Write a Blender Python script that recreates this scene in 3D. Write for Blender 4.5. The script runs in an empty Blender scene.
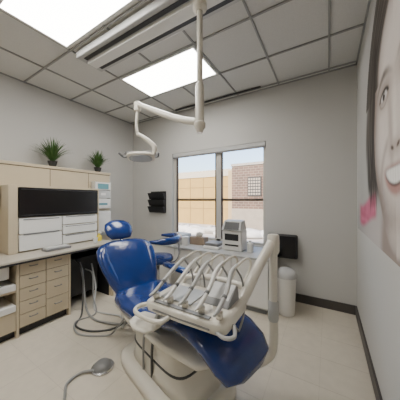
import bpy, math, random
from mathutils import Vector, Matrix, noise
random.seed(4)
V=Vector
SC=bpy.context.scene
# ---------------------------------------------------------------- materials
def mat(name,col,rough=0.5,metal=0.0,var=0.0,scale=8.0,coat=0.0,bump=0.0,bscale=60.0,emit=0.0):
    m=bpy.data.materials.new(name); m.use_nodes=True
    nt=m.node_tree; b=nt.nodes['Principled BSDF']
    b.inputs['Base Color'].default_value=(*col,1); b.inputs['Roughness'].default_value=rough
    b.inputs['Metallic'].default_value=metal
    b.inputs['Coat Weight'].default_value=coat
    tc=nt.nodes.new('ShaderNodeTexCoord')
    if var>0:
        n=nt.nodes.new('ShaderNodeTexNoise'); n.inputs['Scale'].default_value=scale; n.inputs['Detail'].default_value=4
        nt.links.new(tc.outputs['Object'],n.inputs['Vector'])
        r=nt.nodes.new('ShaderNodeValToRGB')
        r.color_ramp.elements[0].position=0.3; r.color_ramp.elements[1].position=0.7
        r.color_ramp.elements[0].color=(*[c*(1-var) for c in col],1)
        r.color_ramp.elements[1].color=(*[min(1,c*(1+var)) for c in col],1)
        nt.links.new(n.outputs['Fac'],r.inputs['Fac']); nt.links.new(r.outputs['Color'],b.inputs['Base Color'])
    if bump>0:
        n2=nt.nodes.new('ShaderNodeTexNoise'); n2.inputs['Scale'].default_value=bscale; n2.inputs['Detail'].default_value=3
        nt.links.new(tc.outputs['Object'],n2.inputs['Vector'])
        bp=nt.nodes.new('ShaderNodeBump'); bp.inputs['Strength'].default_value=bump; bp.inputs['Distance'].default_value=0.01
        nt.links.new(n2.outputs['Fac'],bp.inputs['Height']); nt.links.new(bp.outputs['Normal'],b.inputs['Normal'])
    if emit>0:
        b.inputs['Emission Color'].default_value=(*col,1); b.inputs['Emission Strength'].default_value=emit
    return m
M_wall=mat('wall_paint',(.53,.52,.495),.75,var=.015,scale=2)
M_ceil=mat('ceiling_tile',(.66,.652,.628),.9,var=.04,scale=120,bump=.2,bscale=200)
M_tbar=mat('ceiling_tbar',(.30,.30,.29),.5)
M_floor=mat('floor_vinyl',(.60,.545,.45),.35,var=.04,scale=14)
M_joint=mat('floor_joint',(.50,.45,.37),.6)
M_base=mat('baseboard_vinyl',(.06,.052,.048),.5)
M_light=mat('light_diffuser',(1,.975,.92),.5,emit=16)
M_beige=mat('laminate_beige',(.54,.455,.32),.45,var=.03,scale=5)
M_beige2=mat('laminate_seam',(.11,.085,.06),.6)
M_counter=mat('counter_top',(.45,.41,.34),.35,var=.05,scale=30)
M_white=mat('plastic_white',(.76,.75,.72),.35)
M_cream=mat('enamel_cream',(.72,.68,.59),.28,coat=.3)
M_grey=mat('plastic_grey',(.20,.20,.20),.4)
M_lgrey=mat('plastic_light_grey',(.48,.48,.47),.4)
M_dark=mat('plastic_dark',(.018,.018,.02),.4)
M_black=mat('gloss_black',(.006,.005,.005),.25)
M_void=mat('black_panel',(.010,.010,.010),.7)
M_blue=mat('blue_vinyl',(.005,.030,.165),.20,var=.15,scale=5,coat=.5,bump=.5,bscale=11)
M_steel=mat('steel',(.65,.65,.66),.25,metal=1)
M_brown=mat('window_frame_brown',(.08,.06,.045),.5)
M_frame=mat('window_frame_white',(.52,.50,.46),.4)
M_green=mat('plant_green',(.05,.13,.025),.55,var=.4,scale=12)
M_pot=mat('pot_dark',(.03,.03,.03),.5)
M_teal=mat('box_teal',(.12,.30,.34),.5)
M_yel=mat('yellow_plastic',(.8,.62,.05),.4)
M_kraft=mat('cardboard',(.27,.20,.14),.8,var=.1)
M_hose=mat('hose_grey',(.28,.28,.27),.45)
M_hosed=mat('hose_dark',(.07,.07,.07),.45)
# ---------------------------------------------------------------- helpers
def group(name,loc=(0,0,0)):
    e=bpy.data.objects.new(name,None); e.empty_display_size=.1; e.location=loc
    SC.collection.objects.link(e); return e
def adopt(o,parent):
    if parent:
        o.parent=parent; o.matrix_parent_inverse=Matrix.Translation(-V(parent.location))
def mk(name,verts,faces,m,parent=None,smooth=False,bevel=0,sub=0):
    me=bpy.data.meshes.new(name); me.from_pydata([tuple(v) for v in verts],[],faces)
    me.materials.append(m); o=bpy.data.objects.new(name,me); SC.collection.objects.link(o)
    import bmesh
    bm=bmesh.new(); bm.from_mesh(me); bmesh.ops.recalc_face_normals(bm,faces=bm.faces[:]); bm.to_mesh(me); bm.free()
    if smooth:
        for p in me.polygons: p.use_smooth=True
    if bevel>0:
        b=o.modifiers.new('bevel','BEVEL'); b.width=bevel; b.segments=3; b.limit_method='ANGLE'
        for p in me.polygons: p.use_smooth=True
        b.harden_normals=True
    if sub:
        s=o.modifiers.new('sub','SUBSURF'); s.levels=sub; s.render_levels=sub
    adopt(o,parent); return o
def boxes(name,L,m,parent=None,bevel=0):
    vs=[];fs=[]
    for (x0,x1,y0,y1,z0,z1) in L:
        k=len(vs)
        vs+=[(x0,y0,z0),(x1,y0,z0),(x1,y1,z0),(x0,y1,z0),(x0,y0,z1),(x1,y0,z1),(x1,y1,z1),(x0,y1,z1)]
        fs+=[tuple(k+i for i in f) for f in [(0,3,2,1),(4,5,6,7),(0,1,5,4),(1,2,6,5),(2,3,7,6),(3,0,4,7)]]
    return mk(name,vs,fs,m,parent,bevel=bevel)
def loft(name,secs,m,parent=None,n=28,p=2.5,smooth=True,sub=0):
    vs=[];fs=[]
    def sp(c,e): return math.copysign(abs(c)**e,c)
    for (c,U,W) in secs:
        c=V(c);U=V(U);W=V(W)
        for i in range(n):
            t=2*math.pi*i/n
            vs.append(c+U*sp(math.cos(t),2/p)+W*sp(math.sin(t),2/p))
    for j in range(len(secs)-1):
        for i in range(n):
            a=j*n+i;b=j*n+(i+1)%n
            fs.append((a,b,b+n,a+n))
    fs.append(tuple(range(n))[::-1]); fs.append(tuple(range((len(secs)-1)*n,len(secs)*n)))
    o=mk(name,vs,fs,m,parent,smooth=smooth,sub=sub); return o
def cat(pts,k=8):
    P=[V(p) for p in pts]
    if len(P)<3: return P
    Q=[P[0]*2-P[1]]+P+[P[-1]*2-P[-2]]; out=[]
    for i in range(1,len(Q)-2):
        for j in range(k):
            t=j/k
            out.append(.5*((2*Q[i])+(Q[i+1]-Q[i-1])*t+(2*Q[i-1]-5*Q[i]+4*Q[i+1]-Q[i+2])*t*t+(3*Q[i]-Q[i-1]-3*Q[i+1]+Q[i+2])*t**3))
    out.append(P[-1]); return out
def tube(name,pts,r,m,parent=None,n=12,straight=False,flat=1.0):
    P=[V(p) for p in pts] if straight else cat(pts)
    N=len(P)
    if isinstance(r,(int,float)): R=[r]*N
    else:
        R=[]
        for i in range(N):
            t=i/(N-1)*(len(r)-1); a=min(int(t),len(r)-2); R.append(r[a]+(r[a+1]-r[a])*(t-a))
    T=(P[1]-P[0]).normalized(); A=T.orthogonal().normalized()
    if abs(T.z)<.95: A=T.cross(V((0,0,1))).normalized()
    vs=[];fs=[]
    for i in range(N):
        t=(P[min(i+1,N-1)]-P[max(i-1,0)]).normalized()
        A=(A-t*A.dot(t)).normalized(); B=t.cross(A)
        for k in range(n):
            q=2*math.pi*k/n; vs.append(P[i]+A*R[i]*math.cos(q)+B*R[i]*flat*math.sin(q))
    for j in range(N-1):
        for i in range(n):
            a=j*n+i;b=j*n+(i+1)%n; fs.append((a,b,b+n,a+n))
    fs.append(tuple(range(n))[::-1]); fs.append(tuple(range((N-1)*n,N*n)))
    o=mk(name,vs,fs,m,parent,smooth=True); return o
def lathe(name,c,prof,m,parent=None,n=32):
    vs=[];fs=[];c=V(c)
    for (r,z) in prof:
        for i in range(n):
            t=2*math.pi*i/n; vs.append(c+V((r*math.cos(t),r*math.sin(t),z)))
    for j in range(len(prof)-1):
        for i in range(n):
            a=j*n+i;b=j*n+(i+1)%n; fs.append((a,b,b+n,a+n))
    fs.append(tuple(range(n))[::-1]); fs.append(tuple(range((len(prof)-1)*n,len(prof)*n)))
    o=mk(name,vs,fs,m,parent,smooth=True)
    es=o.modifiers.new('es','EDGE_SPLIT'); es.split_angle=math.radians(40)
    return o
# ---------------------------------------------------------------- room
XL,XR,YB,YF,H=-3.29,.274,2.88,-1.3,2.75
WX0,WX1,WZ0,WZ1=-2.31,-.71,.62,2.06
boxes('floor',[(XL-.15,XR+.15,YF-.15,YB+.15,-.1,0)],M_floor)
boxes('ceiling',[(XL-.15,XR+.15,YF-.15,YB+.15,H+.012,H+.1)],M_ceil)
boxes('wall_left',[(XL-.15,XL,YF-.15,YB+.15,0,H+.012)],M_wall)
boxes('wall_right',[(XR,XR+.15,YF-.15,YB+.15,0,H+.012)],M_wall)
boxes('wall_front',[(XL,XR,YF-.15,YF,0,H+.012)],M_wall)
boxes('wall_back',[(XL,WX0,YB,YB+.15,0,H+.012),(WX1,XR,YB,YB+.15,0,H+.012),(WX0,WX1,YB,YB+.15,0,WZ0),(WX0,WX1,YB,YB+.15,WZ1,H+.012)],M_wall)
boxes('baseboard_back',[(-.545,XR-.014,YB-.014,YB,0,.1),(XL,-2.25,YB-.014,YB,0,.1)],M_base)
boxes('baseboard_right',[(XR-.014,XR,YF,YB,0,.1)],M_base)
boxes('baseboard_left',[(XL,XL+.014,2.2,YB-.014,0,.1)],M_base)
T=[]
for x in (-2.74,-2.19,-1.64,-1.09,-.54,.01): T.append((x-.008,x+.008,YF,YB,H,H+.012))
y=2.81
while y>YF:
    T.append((XL,XR,y-.008,y+.008,H-.001,H+.011)); y-=.56
T+= [(XL,XL+.015,YF,YB,H-.001,H+.012),(XR-.015,XR,YF,YB,H-.001,H+.012),(XL,XR,YB-.015,YB,H-.001,H+.012)]
boxes('trim_ceiling_grid',T,M_tbar)
J=[]
for i in range(12):
    x=-3.1+i*.305
    J.append((x-.0012,x+.0012,YF,YB,0,.0006))
for i in range(14):
    y=-1.1+i*.305
    J.append((XL,XR,y-.0012,y+.0012,0,.0007))
boxes('trim_floor_joints',J,M_joint)
def panel(x0,x1,y0,y1):
    g=group('ceiling_light_panel',((x0+x1)/2,(y0+y1)/2,H))
    boxes('diffuser',[(x0+.025,x1-.025,y0+.025,y1-.025,H-.004,H+.008)],M_light,g)
    boxes('frame',[(x0,x1,y0,y0+.025,H-.006,H+.01),(x0,x1,y1-.025,y1,H-.006,H+.01),(x0,x0+.025,y0+.025,y1-.025,H-.006,H+.01),(x1-.025,x1,y0+.025,y1-.025,H-.006,H+.01)],M_white,g)
panel(-2.179,-1.101,1.70,2.24)
panel(-2.179,-1.101,.56,1.10)
panel(-2.179,-1.101,-.54,-.0)  # extra light panel added out of view to light the room
boxes('ceiling_linear_vent',[(-2.15,-.75,2.755,2.79,H-.008,H+.0)],M_dark)
# dental light
g=group('dental_operating_light',(-.777,1.29,H))
boxes('track_housing',[(-2.15,-.45,1.16,1.44,2.68,H-.002)],M_lgrey,g,bevel=.012)
boxes('track_slots',[(-2.08,-.5,1.20,1.235,2.674,2.682),(-2.08,-.5,1.365,1.40,2.674,2.682)],M_dark,g)
boxes('track_rail',[(-2.1,-.48,1.25,1.35,2.655,2.685)],M_white,g,bevel=.006)
tube('pole',[(-.777,1.28,2.70),(-.777,1.28,1.9)],.021,M_cream,g,straight=True,n=20)
lathe('pole_cap',(-.777,1.28,2.60),[(.05,.07),(.05,.02),(.03,0)],M_cream,g)
lathe('pole_sleeve',(-.777,1.28,0),[(.02,2.10),(.031,2.07),(.031,1.82),(.040,1.81),(.040,1.78),(.028,1.765),(.02,1.74)],M_cream,g)
tube('arm_beam',[(-.79,1.283,1.82),(-1.0,1.33,1.90),(-1.3,1.40,2.05),(-1.60,1.47,2.21)],[.030,.034,.032,.028],M_cream,g,n=18,flat=.8)
lathe('arm_knuckle',(-1.62,1.475,2.20),[(.02,-.06),(.035,-.05),(.035,.03),(.025,.04)],M_cream,g)
w=V((.855,.518,0)); hc=V((-1.58,1.485,1.69)); up=V((.25,-.42,-.87)).normalized(); sd=w.cross(up).normalized()
tube('drop_rod',[(-1.62,1.475,2.16),(-1.625,1.465,2.02),(-1.61,1.47,1.90)],.015,M_cream,g)
tube('yoke_stem',[(-1.61,1.47,1.92),hc+w*.06+V((0,0,.17)),hc+w*.13+V((0,0,.10)),hc+w*.12+V((0,0,.01))],[.016,.022,.024,.018],M_cream,g)
tube('yoke',[hc-w*.17,hc-w*.15+V((0,0,.045)),hc+V((0,0,.05)),hc+w*.13+V((0,0,.045)),hc+w*.15],.009,M_grey,g)
secs=[]
for t,s,h in [(-.14,.02,.006),(-.13,.045,.014),(-.10,.062,.02),(-.05,.07,.024),(.05,.07,.024),(.10,.062,.02),(.13,.045,.014),(.14,.02,.006)]:
    secs.append((hc+w*t,sd*s,up*h))
loft('lamp_head',secs,M_cream,g,p=2.6)
loft('lamp_lens',[(hc+up*.020+w*t,sd*s,up*.008) for t,s in [(-.11,.02),(-.08,.045),(0,.055),(.08,.045),(.11,.02)]],mat('lens_glass',(.45,.48,.5),.1,coat=.5),g)
tube('handle_left',[hc-w*.14,hc-w*.18-sd*.01,hc-w*.20-sd*.06],.010,M_grey,g)
tube('handle_right',[hc+w*.14,hc+w*.17-sd*.01,hc+w*.18-sd*.06],.010,M_grey,g)
# ---------------------------------------------------------------- window
g=group('window_1',((WX0+WX1)/2,YB+.08,1.3))
y0,y1=YB+.05,YB+.10
xm=-1.44
boxes('frame',[(WX0,WX1,y0,y1,WZ1-.05,WZ1),(WX0,WX1,y0,y1,WZ0,WZ0+.05),(WX0,WX0+.05,y0,y1,WZ0,WZ1),(WX1-.05,WX1,y0,y1,WZ0,WZ1),(xm-.04,xm+.04,y0,y1,WZ0,WZ1)],M_frame,g,bevel=.004)
boxes('sash',[(WX0+.05,xm-.04,y0+.01,y1-.01,1.25,1.285),(xm+.04,WX1-.05,y0+.01,y1-.01,1.25,1.285),(WX0+.05,WX0+.075,y0+.01,y1-.01,WZ0+.05,WZ1-.05),(xm-.065,xm-.04,y0+.01,y1-.01,WZ0+.05,WZ1-.05),(xm+.04,xm+.06,y0+.01,y1-.01,WZ0+.05,WZ1-.05)],M_brown,g)
boxes('blind_cassette',[(WX0+.01,WX1-.01,YB+.0,YB+.048,WZ1-.065,WZ1-.003)],M_lgrey,g,bevel=.01)
boxes('blind_edge',[(WX0+.01,WX1-.01,YB+.01,YB+.03,WZ1-.08,WZ1-.065)],M_grey,g)
boxes('sill',[(WX0+.005,WX1-.005,YB+.0,YB+.05,WZ0,WZ0+.015)],M_frame,g)
# ---------------------------------------------------------------- exterior
Mbr=bpy.data.materials.new('brick'); Mbr.use_nodes=True
nt=Mbr.node_tree; bt=nt.nodes.new('ShaderNodeTexBrick'); tc=nt.nodes.new('ShaderNodeTexCoord'); mp=nt.nodes.new('ShaderNodeMapping')
mp.inputs['Rotation'].default_value=(math.radians(90),0,0)
nt.links.new(tc.outputs['Object'],mp.inputs['Vector']); nt.links.new(mp.outputs['Vector'],bt.inputs['Vector'])
bt.inputs['Color1'].default_value=(.13,.072,.048,1); bt.inputs['Color2'].default_value=(.085,.050,.036,1); bt.inputs['Mortar'].default_value=(.21,.165,.13,1)
bt.inputs['Scale'].default_value=1.7
nt.links.new(bt.outputs['Color'],nt.nodes['Principled BSDF'].inputs['Base Color'])
M_stucco=mat('stucco_yellow',(.38,.25,.08),.9,var=.05,scale=2)
M_snow=mat('ground_snow',(.50,.46,.42),.9,var=.3,scale=.6)
g=group('neighbouring_building',(-6,13,0))
boxes('brick_wing',[(-5.0,3,12,15,-.2,3.3)],Mbr,g)
boxes('stone_base',[(-5.0,3,11.96,12.0,-.6,.75)],mat('stone',(.28,.24,.19),.8,var=.1,scale=3),g)
boxes('brick_coping',[(-5.05,3,11.95,15,3.3,3.45)],mat('coping',(.33,.31,.28),.7),g)
boxes('stucco_wing',[(-10.6,-5.0,14,16,-.6,3.0)],M_stucco,g)
boxes('stucco_band',[(-10.6,-5.0,13.95,16,3.0,3.5)],mat('stucco_band',(.48,.43,.34),.8),g)
boxes('stucco_joints',[(-10.6,-5.9,13.985,14,z,z+.04) for z in (.6,1.4,2.2)]+[(x,x+.04,13.985,14,-.6,3.0) for x in (-9.4,-8.2,-7.0)],mat('stucco_joint',(.24,.16,.06),.9),g)
boxes('stucco_pier',[(-5.9,-5.0,13.5,14,-.6,3.3)],mat('pier',(.40,.30,.17),.8),g)
boxes('sign_board',[(-4.0,-3.2,11.94,12.0,1.5,2.6)],M_dark,g)
L=[]
for i in range(5):
    for j in range(6):
        L.append((-3.95+i*.145,-3.95+i*.145+.10,11.93,11.94,1.56+j*.17,1.56+j*.17+.11))
boxes('sign_marks',L,mat('sign_marks',(.30,.26,.21),.6),g)
boxes('white_house',[(-17,-11.2,15,18,-.6,2.6)],mat('siding',(.55,.55,.53),.7),g)
boxes('ground_outside',[(-40,30,3.1,60,-.75,-.6)],M_snow)
rr=random.Random(5)
g=group('snow_bank',(-5,10,-.6))
msn=mat('snow',(.62,.60,.57),.9,var=.2,scale=2)
for i in range(7):
    x=-8.5+i*1.0; r=rr.uniform(.4,.7)
    loft('mound_%d'%(i+1),[((x,10.4+rr.uniform(-.3,.3),z),(r*1.3*k,0,0),(0,r*k,0)) for z,k in [(-.6,1),(-.45,.95),(-.30,.7),(-.2,.35),(-.18,.1)]],msn,g,p=2)
# ---------------------------------------------------------------- left console
g=group('treatment_console',(-2.9,1.2,0))
XF=-2.43
PX=-3.0
boxes('back_panel',[(XL+.002,PX,.05,2.15,0,1.66)],M_beige,g,bevel=.003)
boxes('back_panel_cap',[(XL+.002,PX+.012,.04,2.16,1.66,1.695)],M_beige,g,bevel=.004)
boxes('panel_seams',[(PX,PX+.0015,y-.003,y+.003,.72,1.66) for y in (.62,.79,1.30,1.80)],M_beige2,g)
boxes('cap_shadow_gap',[(PX,PX+.002,.05,2.15,1.652,1.66)],M_beige2,g)
boxes('counter',[(PX,XF+.05,.05,1.80,.685,.72)],M_counter,g,bevel=.006)
boxes('counter_edge',[(XF+.05,XF+.053,.05,1.80,.683,.700)],M_dark,g)
boxes('carcass',[(PX,XF-.02,.80,1.235,.07,.685),(PX,XF,1.235,1.255,.0,.685),(PX,XF,1.775,1.80,0,.685),(PX,XF,.78,.80,0,.685),
    (PX,XF,.05,.07,0,.685),(PX,XF-.005,.07,.78,.42,.44),(PX,XF-.02,.07,.78,.07,.25)],M_beige,g)
boxes('toe_kick',[(PX,XF-.05,.07,1.235,.0,.07)],M_dark,g)
D=[];Hn=[]
zs=[.08,.20,.32,.44,.56,.68]
for i in range(5):
    D.append((XF-.02,XF,.804,1.015,zs[i]+.003,zs[i+1]-.003)); Hn.append((.91,(zs[i]+zs[i+1])/2+.02))
zs=[.08,.26,.44,.56,.68]
for i in range(4):
    D.append((XF-.02,XF,1.021,1.232,zs[i]+.003,zs[i+1]-.003)); Hn.append((1.126,(zs[i]+zs[i+1])/2+.02))
D.append((XF-.02,XF,.074,.776,.075,.245))
boxes('drawer_fronts',D,M_beige,g,bevel=.003)
boxes('drawer_gaps',[(XF-.021,XF-.012,.80,1.235,.075,.683)],M_beige2,g)
for i,(y,z) in enumerate(Hn):
    tube('drawer_pull_%d'%(i+1),[(XF,y-.03,z),(XF+.018,y-.025,z),(XF+.018,y+.025,z),(XF,y+.03,z)],.005,M_grey,g,n=8)
boxes('niche_back',[(PX,PX+.01,.07,.78,.25,.685)],M_void,g)
boxes('knee_panel',[(PX,PX+.02,1.255,1.775,.0,.685),(PX+.02,XF-.06,1.255,1.262,0,.68),(PX+.02,XF-.06,1.768,1.775,0,.68)],M_void,g)
boxes('knee_equipment',[(PX+.02,-2.62,1.30,1.70,.10,.55)],M_dark,g,bevel=.01)
boxes('niche_trays',[(-2.9,XF+.01,.45,.775,.442,.50),(-2.9,XF+.01,.35,.775,.25,.31),(-2.85,XF-.03,.3,.74,.55,.66)],M_white,g,bevel=.008)
HX=-2.70
boxes('hutch_shell',[(PX,HX+.01,.80,.875,.72,1.42),(PX,HX+.01,1.745,1.765,.72,1.42),(PX,HX+.01,.875,1.745,1.395,1.42),(PX,HX-.03,.875,1.745,.72,1.395)],M_beige,g,bevel=.003)
boxes('tambour_door',[(HX-.03,HX+.02,.882,1.742,1.085,1.398)],M_black,g,bevel=.008)
boxes('tambour_rails',[(HX+.02,HX+.024,.90,1.725,1.10,1.11),(HX+.02,HX+.024,.90,1.725,1.372,1.382)],M_dark,g,bevel=.0015)
boxes('hutch_drawers',[(HX-.03,HX+.012,.885,1.29,.91,1.075),(HX-.03,HX+.012,.885,1.29,.735,.90),
   (HX-.03,HX+.012,1.30,1.735,.97,1.075),(HX-.03,HX+.012,1.30,1.735,.855,.96),(HX-.03,HX+.012,1.30,1.735,.735,.845)],M_white,g,bevel=.008)
boxes('hutch_drawer_grips',[(HX+.012,HX+.016,.92,1.26,.900,.913),(HX+.012,HX+.016,.92,1.26,1.055,1.065),(HX+.012,HX+.016,1.33,1.70,.945,.954),(HX+.012,HX+.016,1.33,1.70,1.06,1.069),(HX+.012,HX+.016,1.33,1.70,.835,.844)],M_grey,g)
g=group('glove_box_holder',(-2.95,1.97,1.3))
boxes('rack',[(PX+.002,PX+.10,1.84,2.10,1.14,1.16),(PX+.002,PX+.01,1.84,2.10,1.14,1.54),(PX+.002,PX+.10,1.84,1.846,1.14,1.54),(PX+.002,PX+.10,2.094,2.10,1.14,1.54)],M_white,g)
boxes('glove_box_top',[(PX+.012,PX+.10,1.85,2.09,1.42,1.53)],M_white,g,bevel=.002)
boxes('glove_box_mid',[(PX+.012,PX+.10,1.85,2.09,1.295,1.41)],M_lgrey,g,bevel=.002)
boxes('glove_box_labels',[(PX+.10,PX+.102,1.88,2.06,1.43,1.51),(PX+.10,PX+.102,1.90,2.04,1.19,1.22)],M_teal,g)
boxes('glove_openings',[(PX+.10,PX+.103,1.93,2.01,1.335,1.37)],M_white,g)
boxes('glove_box_low',[(PX+.012,PX+.10,1.85,2.09,1.165,1.285)],M_white,g,bevel=.002)
g=group('paper_towel_dispenser',(-2.9,1.97,.9))
boxes('housing',[(PX+.002,PX+.14,1.84,2.08,.78,1.10)],M_white,g,bevel=.02)
boxes('towel',[(PX+.04,PX+.10,1.87,2.05,.74,.785)],M_lgrey,g)
g=group('soap_dispenser',(-2.9,.5,1.2))
boxes('housing',[(PX+.002,PX+.13,.68,.79,1.18,1.45)],M_white,g,bevel=.02)
boxes('nozzle',[(PX+.06,PX+.11,.71,.76,1.14,1.185)],M_grey,g,bevel=.005)
g=group('spray_bottle',(-2.6,1.77,.72))
lathe('bottle',(-2.62,1.72,.722),[(.03,0),(.032,.01),(.032,.06),(.012,.08),(.012,.10)],M_yel,g)
boxes('trigger',[(-2.64,-2.58,1.71,1.73,.82,.845)],M_white,g,bevel=.004)
g=group('disposable_cup',(-2.5,1.6,.72))
lathe('cup',(-2.52,1.60,.721),[(.022,0),(.032,.07),(.029,.07),(.02,.005)],M_white,g)
g=group('instrument_case',(-2.55,.95,.72))
boxes('case',[(-2.62,-2.50,1.05,1.30,.721,.745)],M_grey,g,bevel=.005)
boxes('case_lid',[(-2.61,-2.51,1.06,1.29,.745,.755)],M_lgrey,g,bevel=.003)
g=group('wipe_canister',(-2.8,.70,.72))
lathe('canister',(-2.84,.70,.721),[(.045,0),(.047,.01),(.047,.13),(.04,.15),(.015,.155)],M_white,g)
def plant(loc,R,Hh,N,seed):
    rnd=random.Random(seed)
    g=group('potted_grass_plant',loc); x,y,z=loc
    lathe('pot',loc,[(.035,.001),(.055,.075),(.058,.08),(.05,.08),(.048,.07),(.005,.068)],M_pot,g)
    vs=[];fs=[]
    for i in range(N):
        a=rnd.uniform(0,2*math.pi); sp=rnd.uniform(.1,1)**.8*R; hh=Hh*rnd.uniform(.65,1)*(1-.45*(sp/R)**2)
        if x+math.cos(a)*sp< XL+.03: sp=min(sp,(x-XL-.03)/abs(math.cos(a)+1e-6))
        pd=V((-math.sin(a),math.cos(a),0)); wd=.006
        k=len(vs); S=6
        for j in range(S+1):
            t=j/S; r=.02+sp*t**1.6; zz=z+.07+hh*(t*1.15-.25*t**3*(sp/R+.2))
            c=V((x+math.cos(a)*r,y+math.sin(a)*r,zz)); ww=wd*(1-t)**.6+.0006
            vs+= [c-pd*ww,c+pd*ww]
        for j in range(S): fs.append((k+2*j,k+2*j+1,k+2*j+3,k+2*j+2))
    mk('blades',vs,fs,M_green,g,smooth=True)
plant((-3.10,1.372,1.695),.25,.33,230,1)
plant((-3.10,2.01,1.695),.20,.29,200,2)
# ---------------------------------------------------------------- back wall things
g=group('wall_file_holder',(-2.61,YB,1.2))
boxes('back',[(-2.80,-2.44,YB-.012,YB-.002,1.04,1.42)],M_dark,g)
for i in range(3):
    z=1.04+i*.12
    vs=[(-2.80,YB-.012,z),(-2.44,YB-.012,z),(-2.44,YB-.012,z+.10),(-2.80,YB-.012,z+.10),(-2.80,YB-.05,z),(-2.44,YB-.05,z),(-2.44,YB-.10,z+.11),(-2.80,YB-.10,z+.11)]
    mk('pocket_%d'%(i+1),vs,[(0,1,5,4),(4,5,6,7),(0,4,7,3),(1,2,6,5),(0,3,2,1)],M_dark,g)
g=group('low_storage_cabinet',(-1.4,2.6,0))
boxes('carcass',[(-2.25,-.55,2.34,YB-.002,.06,.60)],M_lgrey,g)
boxes('top',[(-2.27,-.53,2.31,YB-.002,.60,.625)],M_lgrey,g,bevel=.004)
boxes('doors',[(-2.25+i*.425+.003,-2.25+(i+1)*.425-.003,2.322,2.34,.08,.595) for i in range(4)],M_white,g,bevel=.003)
boxes('plinth',[(-2.22,-.58,2.37,YB-.01,0,.06)],M_grey,g)
g=group('label_printer',(-1.0,2.55,.63))
boxes('body',[(-1.16,-.90,2.46,2.68,.626,.88)],M_white,g,bevel=.02)
boxes('paper_slot',[(-1.12,-.94,2.455,2.462,.69,.71),(-1.12,-.94,2.455,2.462,.76,.84)],M_dark,g)
vs=[(-1.16,2.44,.88),(-.90,2.44,.88),(-.90,2.66,.88),(-1.16,2.66,.88),(-1.15,2.50,1.0),(-.91,2.50,1.0),(-.91,2.62,1.01),(-1.15,2.62,1.01)]
mk('screen_head',vs,[(0,3,2,1),(4,5,6,7),(0,1,5,4),(1,2,6,5),(2,3,7,6),(3,0,4,7)],M_lgrey,g,bevel=.01)
mk('screen',[(-1.13,2.4415,.895),(-.93,2.4415,.895),(-.935,2.492,.985),(-1.125,2.492,.985)],[(0,1,2,3)],M_dark,g)
g=group('tissue_box',(-1.6,2.6,.63))
boxes('carton',[(-1.72,-1.48,2.55,2.68,.626,.73)],M_kraft,g,bevel=.003)
loft('tissue',[((-1.6,2.615,.73),(.05,0,0),(0,.008,0)),((-1.59,2.62,.77),(.06,0,.01),(0,.02,0)),((-1.61,2.61,.80),(.03,0,.01),(0,.01,0))],M_white,g)
g=group('instrument_sterilizer',(-1.9,2.6,.63))
boxes('body',[(-2.05,-1.80,2.45,2.72,.626,.76)],M_lgrey,g,bevel=.015)
boxes('front',[(-2.03,-1.82,2.445,2.452,.65,.74)],M_grey,g)
g=group('supply_trays',(-1.3,2.55,.63))
boxes('tray_1',[(-1.42,-1.19,2.42,2.66,.626,.66)],M_white,g,bevel=.008)
boxes('tray_2',[(-1.40,-1.21,2.44,2.64,.66,.70)],M_grey,g,bevel=.008)
g=group('supply_bottle',(-.84,2.5,.63))
lathe('body',(-.82,2.55,.626),[(.035,0),(.04,.01),(.04,.10),(.015,.12),(.015,.14)],M_white,g)
g=group('paper_towel_roll',(-1.75,2.5,.63))
lathe('roll',(-1.74,2.47,.626),[(.05,0),(.052,.005),(.052,.12),(.02,.122)],M_white,g)
g=group('waste_bin',(-.40,2.50,0))
lathe('bin_body',(-.40,2.52,0),[(.085,.001),(.09,.01),(.105,.40),(.108,.41)],M_white,g)
lathe('bin_lid',(-.40,2.52,0),[(.112,.41),(.112,.44),(.10,.47),(.06,.50),(.02,.505)],M_lgrey,g)
g=group('computer_monitor',(-.49,2.80,.67))
boxes('casing',[(-.67,-.31,2.775,2.825,.54,.84)],M_dark,g,bevel=.03)
boxes('screen',[(-.645,-.335,2.771,2.776,.565,.815)],M_black,g)
boxes('wall_mount',[(-.55,-.44,2.82,YB-.001,.61,.72)],M_dark,g,bevel=.005)
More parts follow.
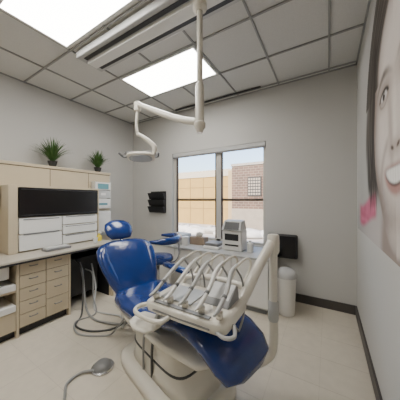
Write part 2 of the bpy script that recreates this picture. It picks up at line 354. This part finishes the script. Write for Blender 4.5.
# ---------------------------------------------------------------- poster
g=group('portrait_canvas',(XR-.02,1.5,1.7))
px=XR-.03
PY0,PY1,PZ0,PZ1=.45,2.478,1.0,2.44
boxes('canvas',[(px,XR-.002,PY0,PY1,PZ0,PZ1)],mat('canvas_edge',(.45,.44,.42),.7),g)
def sstep(a,b,x):
    t=max(0,min(1,(x-a)/(b-a))); return t*t*(3-2*t)
def eln(y,z,cy,cz,ry,rz,rot=0):
    c,s=math.cos(rot),math.sin(rot); dy=y-cy;dz=z-cz
    return math.hypot((dy*c+dz*s)/ry,(-dy*s+dz*c)/rz)
def em(y,z,cy,cz,ry,rz,soft=.15,rot=0): return 1-sstep(1-soft,1+soft,eln(y,z,cy,cz,ry,rz,rot))
def mix(a,b,f): return tuple(a[i]+(b[i]-a[i])*f for i in range(3))
def portrait(y,z):
    wv=noise.noise(V((y*1.8,z*1.8,0)))
    c=mix((.36,.35,.335),(.50,.49,.47),.5+.5*wv+.3*(z-1.7))
    c=mix(c,(.50,.46,.44),em(y,z,1.3,.75,1.0,.42,.25))
    sc=1-sstep(.05,.11,abs(z-(1.19+.05*math.sin(y*5))))
    fold=.5+.5*noise.noise(V((y*6,z*22,2)))
    c=mix(c,mix((.40,.05,.12),(.66,.18,.29),fold),sc*sstep(1.55,1.65,y)*(1-sstep(2.2,2.42,y))*.9)
    r=eln(y,z,1.24,1.74,.74,.76)
    q=noise.noise(V((r*20,z*1.3+y,3)))+.7*noise.noise(V((r*60,z*2.5,7)))+.3*noise.noise(V((r*130,z*4,9)))
    hair=mix((.02,.017,.015),(.15,.13,.115),max(0,min(1,.40+.7*q)))
    edge=r+.10*noise.noise(V((y*3,z*1.6,1)))+.05*noise.noise(V((y*14,z*3,5)))
    hm=1-sstep(.90,1.06,edge)
    hm*=sstep(1.20,1.36,z)
    c=mix(c,hair,hm*.96)
    c=mix(c,(.30,.245,.22),em(y,z,1.18,1.02,.28,.34,.25))
    K=1.12
    u=(y-1.20-.05*(z-1.7))/K; fz=1.66+(z-1.66)/1.06
    def E(cu,cz,ru,rz,soft,rot=0): return em(u,fz,cu,cz,ru,rz,soft,rot)
    jaw=1.0-.22*sstep(1.55,1.10,fz)
    fd=math.hypot(u/(.42*jaw),(fz-1.66)/.60)
    fm=1-sstep(.97,1.03,fd)
    side=sstep(.98,.55,fd) if u>0 else 1
    f=mix((.25,.20,.18),(.60,.545,.505),side)
    f=mix(f,(.70,.645,.60),E(.22,1.56,.12,.13,1)*.55)
    f=mix(f,(.70,.645,.60),E(-.22,1.56,.12,.13,1)*.55)
    f=mix(f,(.40,.34,.31),E(0,1.17,.20,.07,.9)*.55)
    f=mix(f,(.66,.61,.57),E(0,1.12,.12,.05,.9)*.5)
    f=mix(f,(.68,.63,.59),E(0,2.02,.28,.12,.9)*.5)
    f=mix(f,(.38,.32,.29),E(.065,1.60,.030,.17,.9,-.10)*.7)
    f=mix(f,(.72,.67,.63),E(0,1.60,.024,.15,.9)*.6)
    f=mix(f,(.40,.33,.30),E(0,1.505,.09,.030,.9)*.75)
    f=mix(f,(.10,.07,.06),E(.042,1.505,.022,.009,.6,.3))
    f=mix(f,(.10,.07,.06),E(-.042,1.505,.022,.009,.6,-.3))
    d=abs(eln(u,fz,0,1.37,.24,.20)-1)
    if fz>1.33: f=mix(f,(.34,.28,.25),(1-sstep(0,.20,d))*.6*sstep(.05,.14,abs(u)))
    for cy,s in ((.175,1),(-.175,-1)):
        f=mix(f,(.30,.245,.22),E(cy,1.80,.12,.062,.9)*.85)
        f=mix(f,(.64,.63,.62),E(cy,1.783,.062,.020,.3,.05*s))
        f=mix(f,(.05,.042,.04),E(cy,1.785,.025,.024,.3))
        f=mix(f,(.9,.9,.9),E(cy-.008,1.793,.005,.005,.4))
        lid=eln(u,fz,cy,1.772,.080,.038)
        if fz>1.776: f=mix(f,(.015,.012,.01),(1-sstep(.0,.36,abs(lid-1)))*.95)
        else: f=mix(f,(.18,.14,.12),(1-sstep(0,.25,abs(lid-1)))*.5)
        f=mix(f,(.07,.058,.05),E(cy+.01*s,1.885-(u-cy-.01*s)**2*2.4,.11,.019,.8,-.05*s)*(.75+.2*noise.noise(V((u*90,fz*30,0)))))
    mz=1.385+1.0*u*u
    f=mix(f,(.38,.20,.18),E(0,mz-.014,.175,.064,.25)*.9)
    f=mix(f,(.06,.03,.03),E(0,mz-.002,.160,.040,.2))
    t=E(0,mz+.003,.148,.034,.25)
    tooth=mix((.80,.79,.76),(.60,.58,.55),max(0,abs(((u)/.034)%1-.5)-.38)*8)
    f=mix(f,tooth,t)
    g1=.02*noise.noise(V((y*30,z*30,4)))
    f=tuple(k+g1 for k in f)
    c=mix(c,f,fm)
    rf=math.hypot((y-1.02)/.60,(z-1.93)/.36)
    if z>1.9 and r<1.02: c=mix(c,hair,sstep(.80,.95,rf)*.95*(1-sstep(1.7,2.0,rf)))
    for k in range(6):
        ys=1.58+.03*k+.10*math.sin((z-1.2)*2.6+k*.5)
        c=mix(c,(.045,.038,.034),(1-sstep(.005,.020,abs(y-ys)))*sstep(1.15,1.3,z)*(1-sstep(2.1,2.25,z))*.75)
    return c
NY,NZ=340,240
vs=[];fs=[];cols=[]
for j in range(NZ+1):
    for i in range(NY+1):
        y=PY0+(PY1-PY0)*i/NY; z=PZ0+(PZ1-PZ0)*j/NZ
        vs.append((px-.001,y,z)); cols.append(portrait(y,z))
for j in range(NZ):
    for i in range(NY):
        a=j*(NY+1)+i; fs.append((a,a+NY+1,a+NY+2,a+1))
Mp=bpy.data.materials.new('portrait_print'); Mp.use_nodes=True
at=Mp.node_tree.nodes.new('ShaderNodeAttribute'); at.attribute_name='Col'
bs_=Mp.node_tree.nodes['Principled BSDF']; bs_.inputs['Roughness'].default_value=.7; bs_.inputs['Specular IOR Level'].default_value=.1
Mp.node_tree.links.new(at.outputs['Color'],bs_.inputs['Base Color'])
o=mk('portrait_print',vs,fs,Mp,g)
ca=o.data.color_attributes.new('Col','FLOAT_COLOR','POINT')
flat=[]
for c in cols: flat+= [c[0],c[1],c[2],1]
ca.data.foreach_set('color',flat)
# ---------------------------------------------------------------- patient chair
Hp=V((-1.40,1.33,0)); ea=math.radians(-15); e=V((math.cos(ea),math.sin(ea),0)); nn=V((-e.y,e.x,0)); Z=V((0,0,1))
def C(s,l,z): return Hp+e*s+nn*l+Z*z
g=group('dental_chair',C(.4,0,0))
loft('base_plate',[(C(.45,0,z),e*a,nn*b) for z,a,b in [(.001,.45,.25),(.05,.45,.25),(.075,.43,.23),(.085,.39,.19)]],M_cream,g,p=5,n=40)
loft('pedestal',[(C(s,0,z),e*a,nn*b) for s,z,a,b in [(.47,.08,.36,.19),(.45,.14,.32,.175),(.40,.24,.29,.165),(.36,.33,.31,.18),(.35,.37,.33,.19)]],M_cream,g,p=4.5,n=40)
loft('pedestal_seam',[(C(.42,0,z),e*.312,nn*.176) for z in (.190,.200)],M_hosed,g,p=4.5,n=40)
loft('seat_shell',[(C(s,0,.375),nn*h,Z*t) for s,h,t in [(-.12,.12,.01),(-.10,.2,.025),(.2,.235,.03),(.6,.22,.03),(.88,.17,.025),(.92,.12,.01)]],M_cream,g,p=4)
st=[(-.10,.46,.12,.02),(-.08,.465,.20,.05),(.0,.46,.245,.06),(.15,.45,.255,.055),(.35,.46,.25,.055),(.55,.50,.22,.055),(.72,.54,.205,.05),(.86,.545,.21,.05),(.97,.515,.21,.05),(1.05,.47,.205,.05),(1.10,.425,.18,.04),(1.12,.40,.09,.012)]
secs=[]
for i,(s,z,h,t) in enumerate(st):
    a=st[max(i-1,0)];b=st[min(i+1,len(st)-1)]
    tg=(e*(b[0]-a[0])+Z*(b[1]-a[1])).normalized(); nm=tg.cross(nn).normalized()
    if nm.z<0:nm=-nm
    secs.append((C(s,0,z),nn*h,nm*t))
loft('seat_cushion',secs,M_blue,g,p=3.0,n=36)
b0=V((-.04,.40)); b1=V((-.40,.85))
bd=(b1-b0).normalized(); tg=(e*bd.x+Z*bd.y); nm=tg.cross(nn).normalized()
if nm.dot(e)<0:nm=-nm
L=(b1-b0).length
bs=[(0,.10,.02),(.03,.15,.045),(.12,.19,.06),(.30,.235,.06),(.50,.265,.055),(.72,.285,.055),(.86,.275,.055),(.94,.24,.05),(.985,.18,.04),(1.0,.12,.02)]
secs=[];sh=[]
for t,h,th in bs:
    bow=math.sin(t*math.pi)*.02
    c=C(b0.x,0,b0.y)+tg*(L*t)+nm*bow
    secs.append((c,nn*h,nm*th)); sh.append((c-nm*.045,nn*h*.93,nm*th*.6))
loft('back_cushion',secs,M_blue,g,p=2.7,n=36)
loft('back_shell',sh,M_cream,g,p=2.7,n=36)
for sgn,nmx in ((1,'left'),(-1,'right')):
    tube('back_bolster_'+nmx,[C(b0.x,0,b0.y)+tg*(L*t)+nm*(.045)+nn*sgn*w_ for t,w_ in [(.15,.14),(.35,.185),(.55,.215),(.75,.225),(.88,.20)]],[.01,.035,.045,.04,.01],M_blue,g,n=16,flat=.7)
top=C(b1.x,0,b1.y)
tube('headrest_bar',[top-tg*.1-nm*.03,top+tg*.10-nm*.02],.016,M_steel,g,straight=True)
hc2=top+tg*.12+nm*.01-e*.03
loft('headrest',[(hc2+tg*a,nn*b,nm*c) for a,b,c in [(-.105,.05,.01),(-.095,.10,.03),(-.045,.135,.045),(.02,.145,.048),(.075,.13,.04),(.11,.08,.025),(.117,.04,.01)]],M_blue,g,p=2.5)
tube('armrest_post',[C(.02,.27,.38),C(-.02,.30,.50),C(.02,.30,.60)],.016,M_cream,g)
loft('armrest_pad',[(C(s,.30,.62),nn*h,Z*t) for s,h,t in [(-.10,.015,.008),(-.08,.035,.022),(.1,.038,.025),(.24,.035,.022),(.27,.015,.008)]],M_blue,g,p=3)
# ---------------------------------------------------------------- delivery unit
g=group('dental_instrument_tray',(-.6,.93,.7))
def bx(x,hy,zc,hz,yc=.955): return ((x,yc,zc),(0,hy,0),(0,0,hz))
loft('console_body',[bx(-.87,.11,.69,.012),bx(-.86,.14,.69,.024),bx(-.83,.16,.69,.033),bx(-.62,.168,.69,.035),bx(-.42,.16,.69,.035),bx(-.385,.14,.69,.028),bx(-.375,.11,.69,.012)],M_cream,g,p=5,n=40)
loft('console_belly',[bx(-.78,.09,.645,.015,.98),bx(-.74,.11,.64,.025,.98),bx(-.50,.11,.64,.025,.98),bx(-.46,.09,.645,.015,.98)],M_lgrey,g,p=4)
boxes('tray_mat',[(-.80,-.60,.86,1.04,.724,.731)],M_lgrey,g,bevel=.004)
vs=[(-.575,.92,.722),(-.415,.92,.722),(-.415,1.07,.722),(-.575,1.07,.722),(-.57,.94,.748),(-.42,.94,.748),(-.42,1.06,.80),(-.57,1.06,.80)]
mk('control_head',vs,[(0,3,2,1),(4,5,6,7),(0,1,5,4),(1,2,6,5),(2,3,7,6),(3,0,4,7)],M_grey,g,bevel=.008)
mk('control_screen',[(-.56,.950,.7535),(-.43,.950,.7535),(-.43,1.052,.7975),(-.56,1.052,.7975)],[(0,1,2,3)],M_lgrey,g)
boxes('control_keypad',[(-.80,-.46,.803,.828,.720,.727)],M_grey,g,bevel=.003)
boxes('body_groove',[(-.79,-.45,.7855,.790,.684,.691)],M_grey,g)
tube('front_handle',[(-.85,.87,.675),(-.92,.82,.66),(-.90,.77,.655),(-.80,.75,.655),(-.71,.76,.66),(-.68,.80,.68)],.012,M_cream,g)
tube('right_handle',[(-.44,.81,.68),(-.38,.79,.675),(-.345,.82,.675),(-.37,.88,.685)],.009,M_lgrey,g)
loft('side_tray',[((-.98,.85,.575),(0,.03,0),(0,0,.006)),((-.96,.84,.575),(0,.065,0),(0,0,.012)),((-.88,.82,.58),(0,.085,0),(0,0,.014)),((-.80,.82,.585),(0,.08,0),(0,0,.014)),((-.77,.82,.59),(0,.05,0),(0,0,.008))],M_cream,g,p=3)
tube('side_tray_post',[(-.83,.85,.585),(-.80,.88,.66)],.014,M_lgrey,g,straight=True)
tube('whip_bridge',[(-.84,1.10,.69),(-.82,1.16,.74),(-.62,1.19,.755),(-.42,1.17,.745),(-.40,1.10,.70)],.020,M_cream,g)
for i in range(5):
    xs=-.79+i*.088; xe=-.81+i*.096
    tube('whip_arm_%d'%(i+1),[(xs,1.18,.75),(xs+.02,1.235,.82),(xs+.03,1.24,.885),(xs+.02,1.18,.915),(xs-.005,1.06,.885)],[.012,.009,.007,.007,.007],M_cream,g,n=12)
    tube('handpiece_%d'%(i+1),[(xs-.00,1.10,.90),(xs-.01,1.03,.868),(xe,.92,.81),(xe,.83,.765),(xe,.785,.757)],[.007,.011,.013,.012,.010,.011,.008,.005],M_white if i%2 else M_lgrey,g,n=14)
    tube('handpiece_ring_%d'%(i+1),[(xe+.001,.90,.802),(xe,.887,.795)],.0125,M_grey,g,straight=True)
    tube('holder_%d'%(i+1),[(xe,.84,.722),(xe,.835,.752)],[.016,.020],M_cream,g,straight=True)
    tube('hose_%d'%(i+1),[(xs-.005,1.08,.885),(xs+.02,1.13,.79),(xs+.02,1.15,.62),(xs+.02,1.08,.55),(xs+.03,1.02,.58),(xs+.02,.99,.625)],.006,M_hose,g,n=8)
tube('supply_hose_1',[(-.83,.98,.665),(-.93,.98,.55),(-.97,1.0,.42),(-.99,.99,.28),(-1.0,1.0,.09)],.009,M_hosed,g,n=8)
tube('supply_hose_2',[(-.80,.92,.66),(-.90,.93,.48),(-1.02,.96,.40),(-1.08,1.0,.25),(-1.10,1.02,.09)],.008,M_hose,g,n=8)
tube('support_arm',[(-.45,1.0,.68),(-.41,1.10,.71),(-.36,1.24,.86),(-.305,1.36,.995)],[.032,.030,.029,.030],M_cream,g,n=20)
lathe('arm_elbow',(-.30,1.37,0),[(.03,1.045),(.036,1.035),(.038,1.0),(.038,.94),(.03,.92)],M_cream,g)
tube('support_column',[(-.30,1.37,.97),(-.30,1.37,.60),(-.30,1.37,.34),(-.34,1.36,.24),(-.46,1.30,.18),(-.62,1.20,.17)],[.025,.026,.028,.030,.032,.032],M_cream,g,n=20)
lathe('column_collar',(-.30,1.37,0),[(.028,.62),(.032,.61),(.032,.50),(.028,.49)],M_lgrey,g)
g.location.y+=.035
# hoses & foot control
g=group('foot_control',(-1.5,1.05,0))
lathe('pedal',(-1.45,.98,0),[(.065,.001),(.068,.012),(.062,.03),(.045,.045),(.02,.052)],M_grey,g)
lathe('pedal_ring',(-1.45,.98,0),[(.08,.001),(.082,.012),(.075,.018),(.06,.018)],M_steel,g)
tube('cable',[(-1.46,.92,.02),(-1.53,.86,.012),(-1.52,.76,.012),(-1.40,.68,.012),(-1.30,.55,.012),(-1.34,.40,.012)],.009,M_hose,g)
g=group('suction_hoses',(-1.9,1.5,0))
tube('hose_1',[(-2.60,1.45,.50),(-2.48,1.42,.35),(-2.35,1.38,.05),(-2.1,1.32,.014),(-1.9,1.36,.014),(-1.75,1.42,.02),(-1.62,1.42,.12),(-1.50,1.40,.25)],.011,M_hose,g)
tube('hose_2',[(-2.60,1.60,.45),(-2.45,1.56,.20),(-2.3,1.45,.014),(-2.1,1.45,.014),(-1.9,1.50,.014),(-1.7,1.36,.03),(-1.56,1.30,.22)],.009,M_lgrey,g)
tube('hose_3',[(-2.60,1.52,.40),(-2.5,1.55,.35),(-2.40,1.50,.12),(-2.2,1.40,.012),(-2.22,1.20,.012),(-2.0,1.10,.012),(-1.75,1.22,.012),(-1.62,1.24,.12),(-1.52,1.28,.26)],.008,M_hose,g)
tube('hose_4',[(-2.60,1.40,.55),(-2.42,1.38,.45),(-2.34,1.34,.20),(-2.30,1.30,.012),(-2.15,1.16,.012),(-1.95,1.18,.012),(-1.8,1.30,.012),(-1.66,1.34,.10),(-1.55,1.35,.22)],.009,M_hosed,g)
# ---------------------------------------------------------------- assistant stool
sx,sy=-1.80,1.97
g=group('assistant_stool',(sx,sy,0))
lathe('seat',(sx,sy,0),[(.10,.505),(.17,.51),(.19,.53),(.19,.555),(.175,.575),(.08,.585),(.01,.585)],M_blue,g)
lathe('seat_pan',(sx,sy,0),[(.03,.47),(.12,.49),(.15,.507)],M_dark,g)
tube('gas_lift',[(sx,sy,.08),(sx,sy,.48)],.022,M_steel,g,straight=True)
for i in range(5):
    a=2*math.pi*i/5+.3
    c,s=math.cos(a),math.sin(a)
    tube('leg_%d'%(i+1),[(sx,sy,.10),(sx+.13*c,sy+.13*s,.09),(sx+.25*c,sy+.25*s,.07)],[.025,.02,.014],M_steel,g)
    tube('caster_%d'%(i+1),[(sx+.25*c-.015*s,sy+.25*s+.015*c,.03),(sx+.25*c+.015*s,sy+.25*s-.015*c,.03)],.028,M_dark,g,straight=True)
lathe('foot_ring_hub',(sx,sy,0),[(.03,.20),(.035,.21),(.035,.24),(.03,.25)],M_dark,g)
tube('support_post',[(sx+.05,sy+.02,.49),(sx+.18,sy+.10,.50),(sx+.23,sy+.13,.60),(sx+.22,sy+.12,.76)],.013,M_steel,g)
arc=[]
for i in range(9):
    a=math.radians(-70+i*24)
    arc.append((sx+.25*math.cos(a),sy+.25*math.sin(a),.79))
tube('body_support',arc,[.015,.04,.045,.045,.04,.015],M_blue,g,n=16)
# ---------------------------------------------------------------- lighting / world
w=bpy.data.worlds.new('sky'); SC.world=w; w.use_nodes=True
nt=w.node_tree; bg=nt.nodes['Background']
sk=nt.nodes.new('ShaderNodeTexSky'); sk.sky_type='NISHITA'; sk.sun_disc=False; sk.sun_elevation=math.radians(38); sk.sun_rotation=math.radians(180)
sk.dust_density=3
nt.links.new(sk.outputs['Color'],bg.inputs['Color']); bg.inputs['Strength'].default_value=.8
sun=bpy.data.lights.new('sun','SUN'); sun.energy=5.0; sun.color=(1,.94,.85); sun.angle=.01
so=bpy.data.objects.new('sun',sun); so.rotation_euler=(math.radians(48),0,math.radians(-15)); SC.collection.objects.link(so)
# ---------------------------------------------------------------- camera
cam=bpy.data.cameras.new('camera'); cam.sensor_width=36; cam.lens=19.0; cam.clip_start=.02
co=bpy.data.objects.new('camera',cam); co.location=(0,0,1.265); co.rotation_euler=(math.radians(90),0,math.radians(31.2))
SC.collection.objects.link(co); SC.camera=co
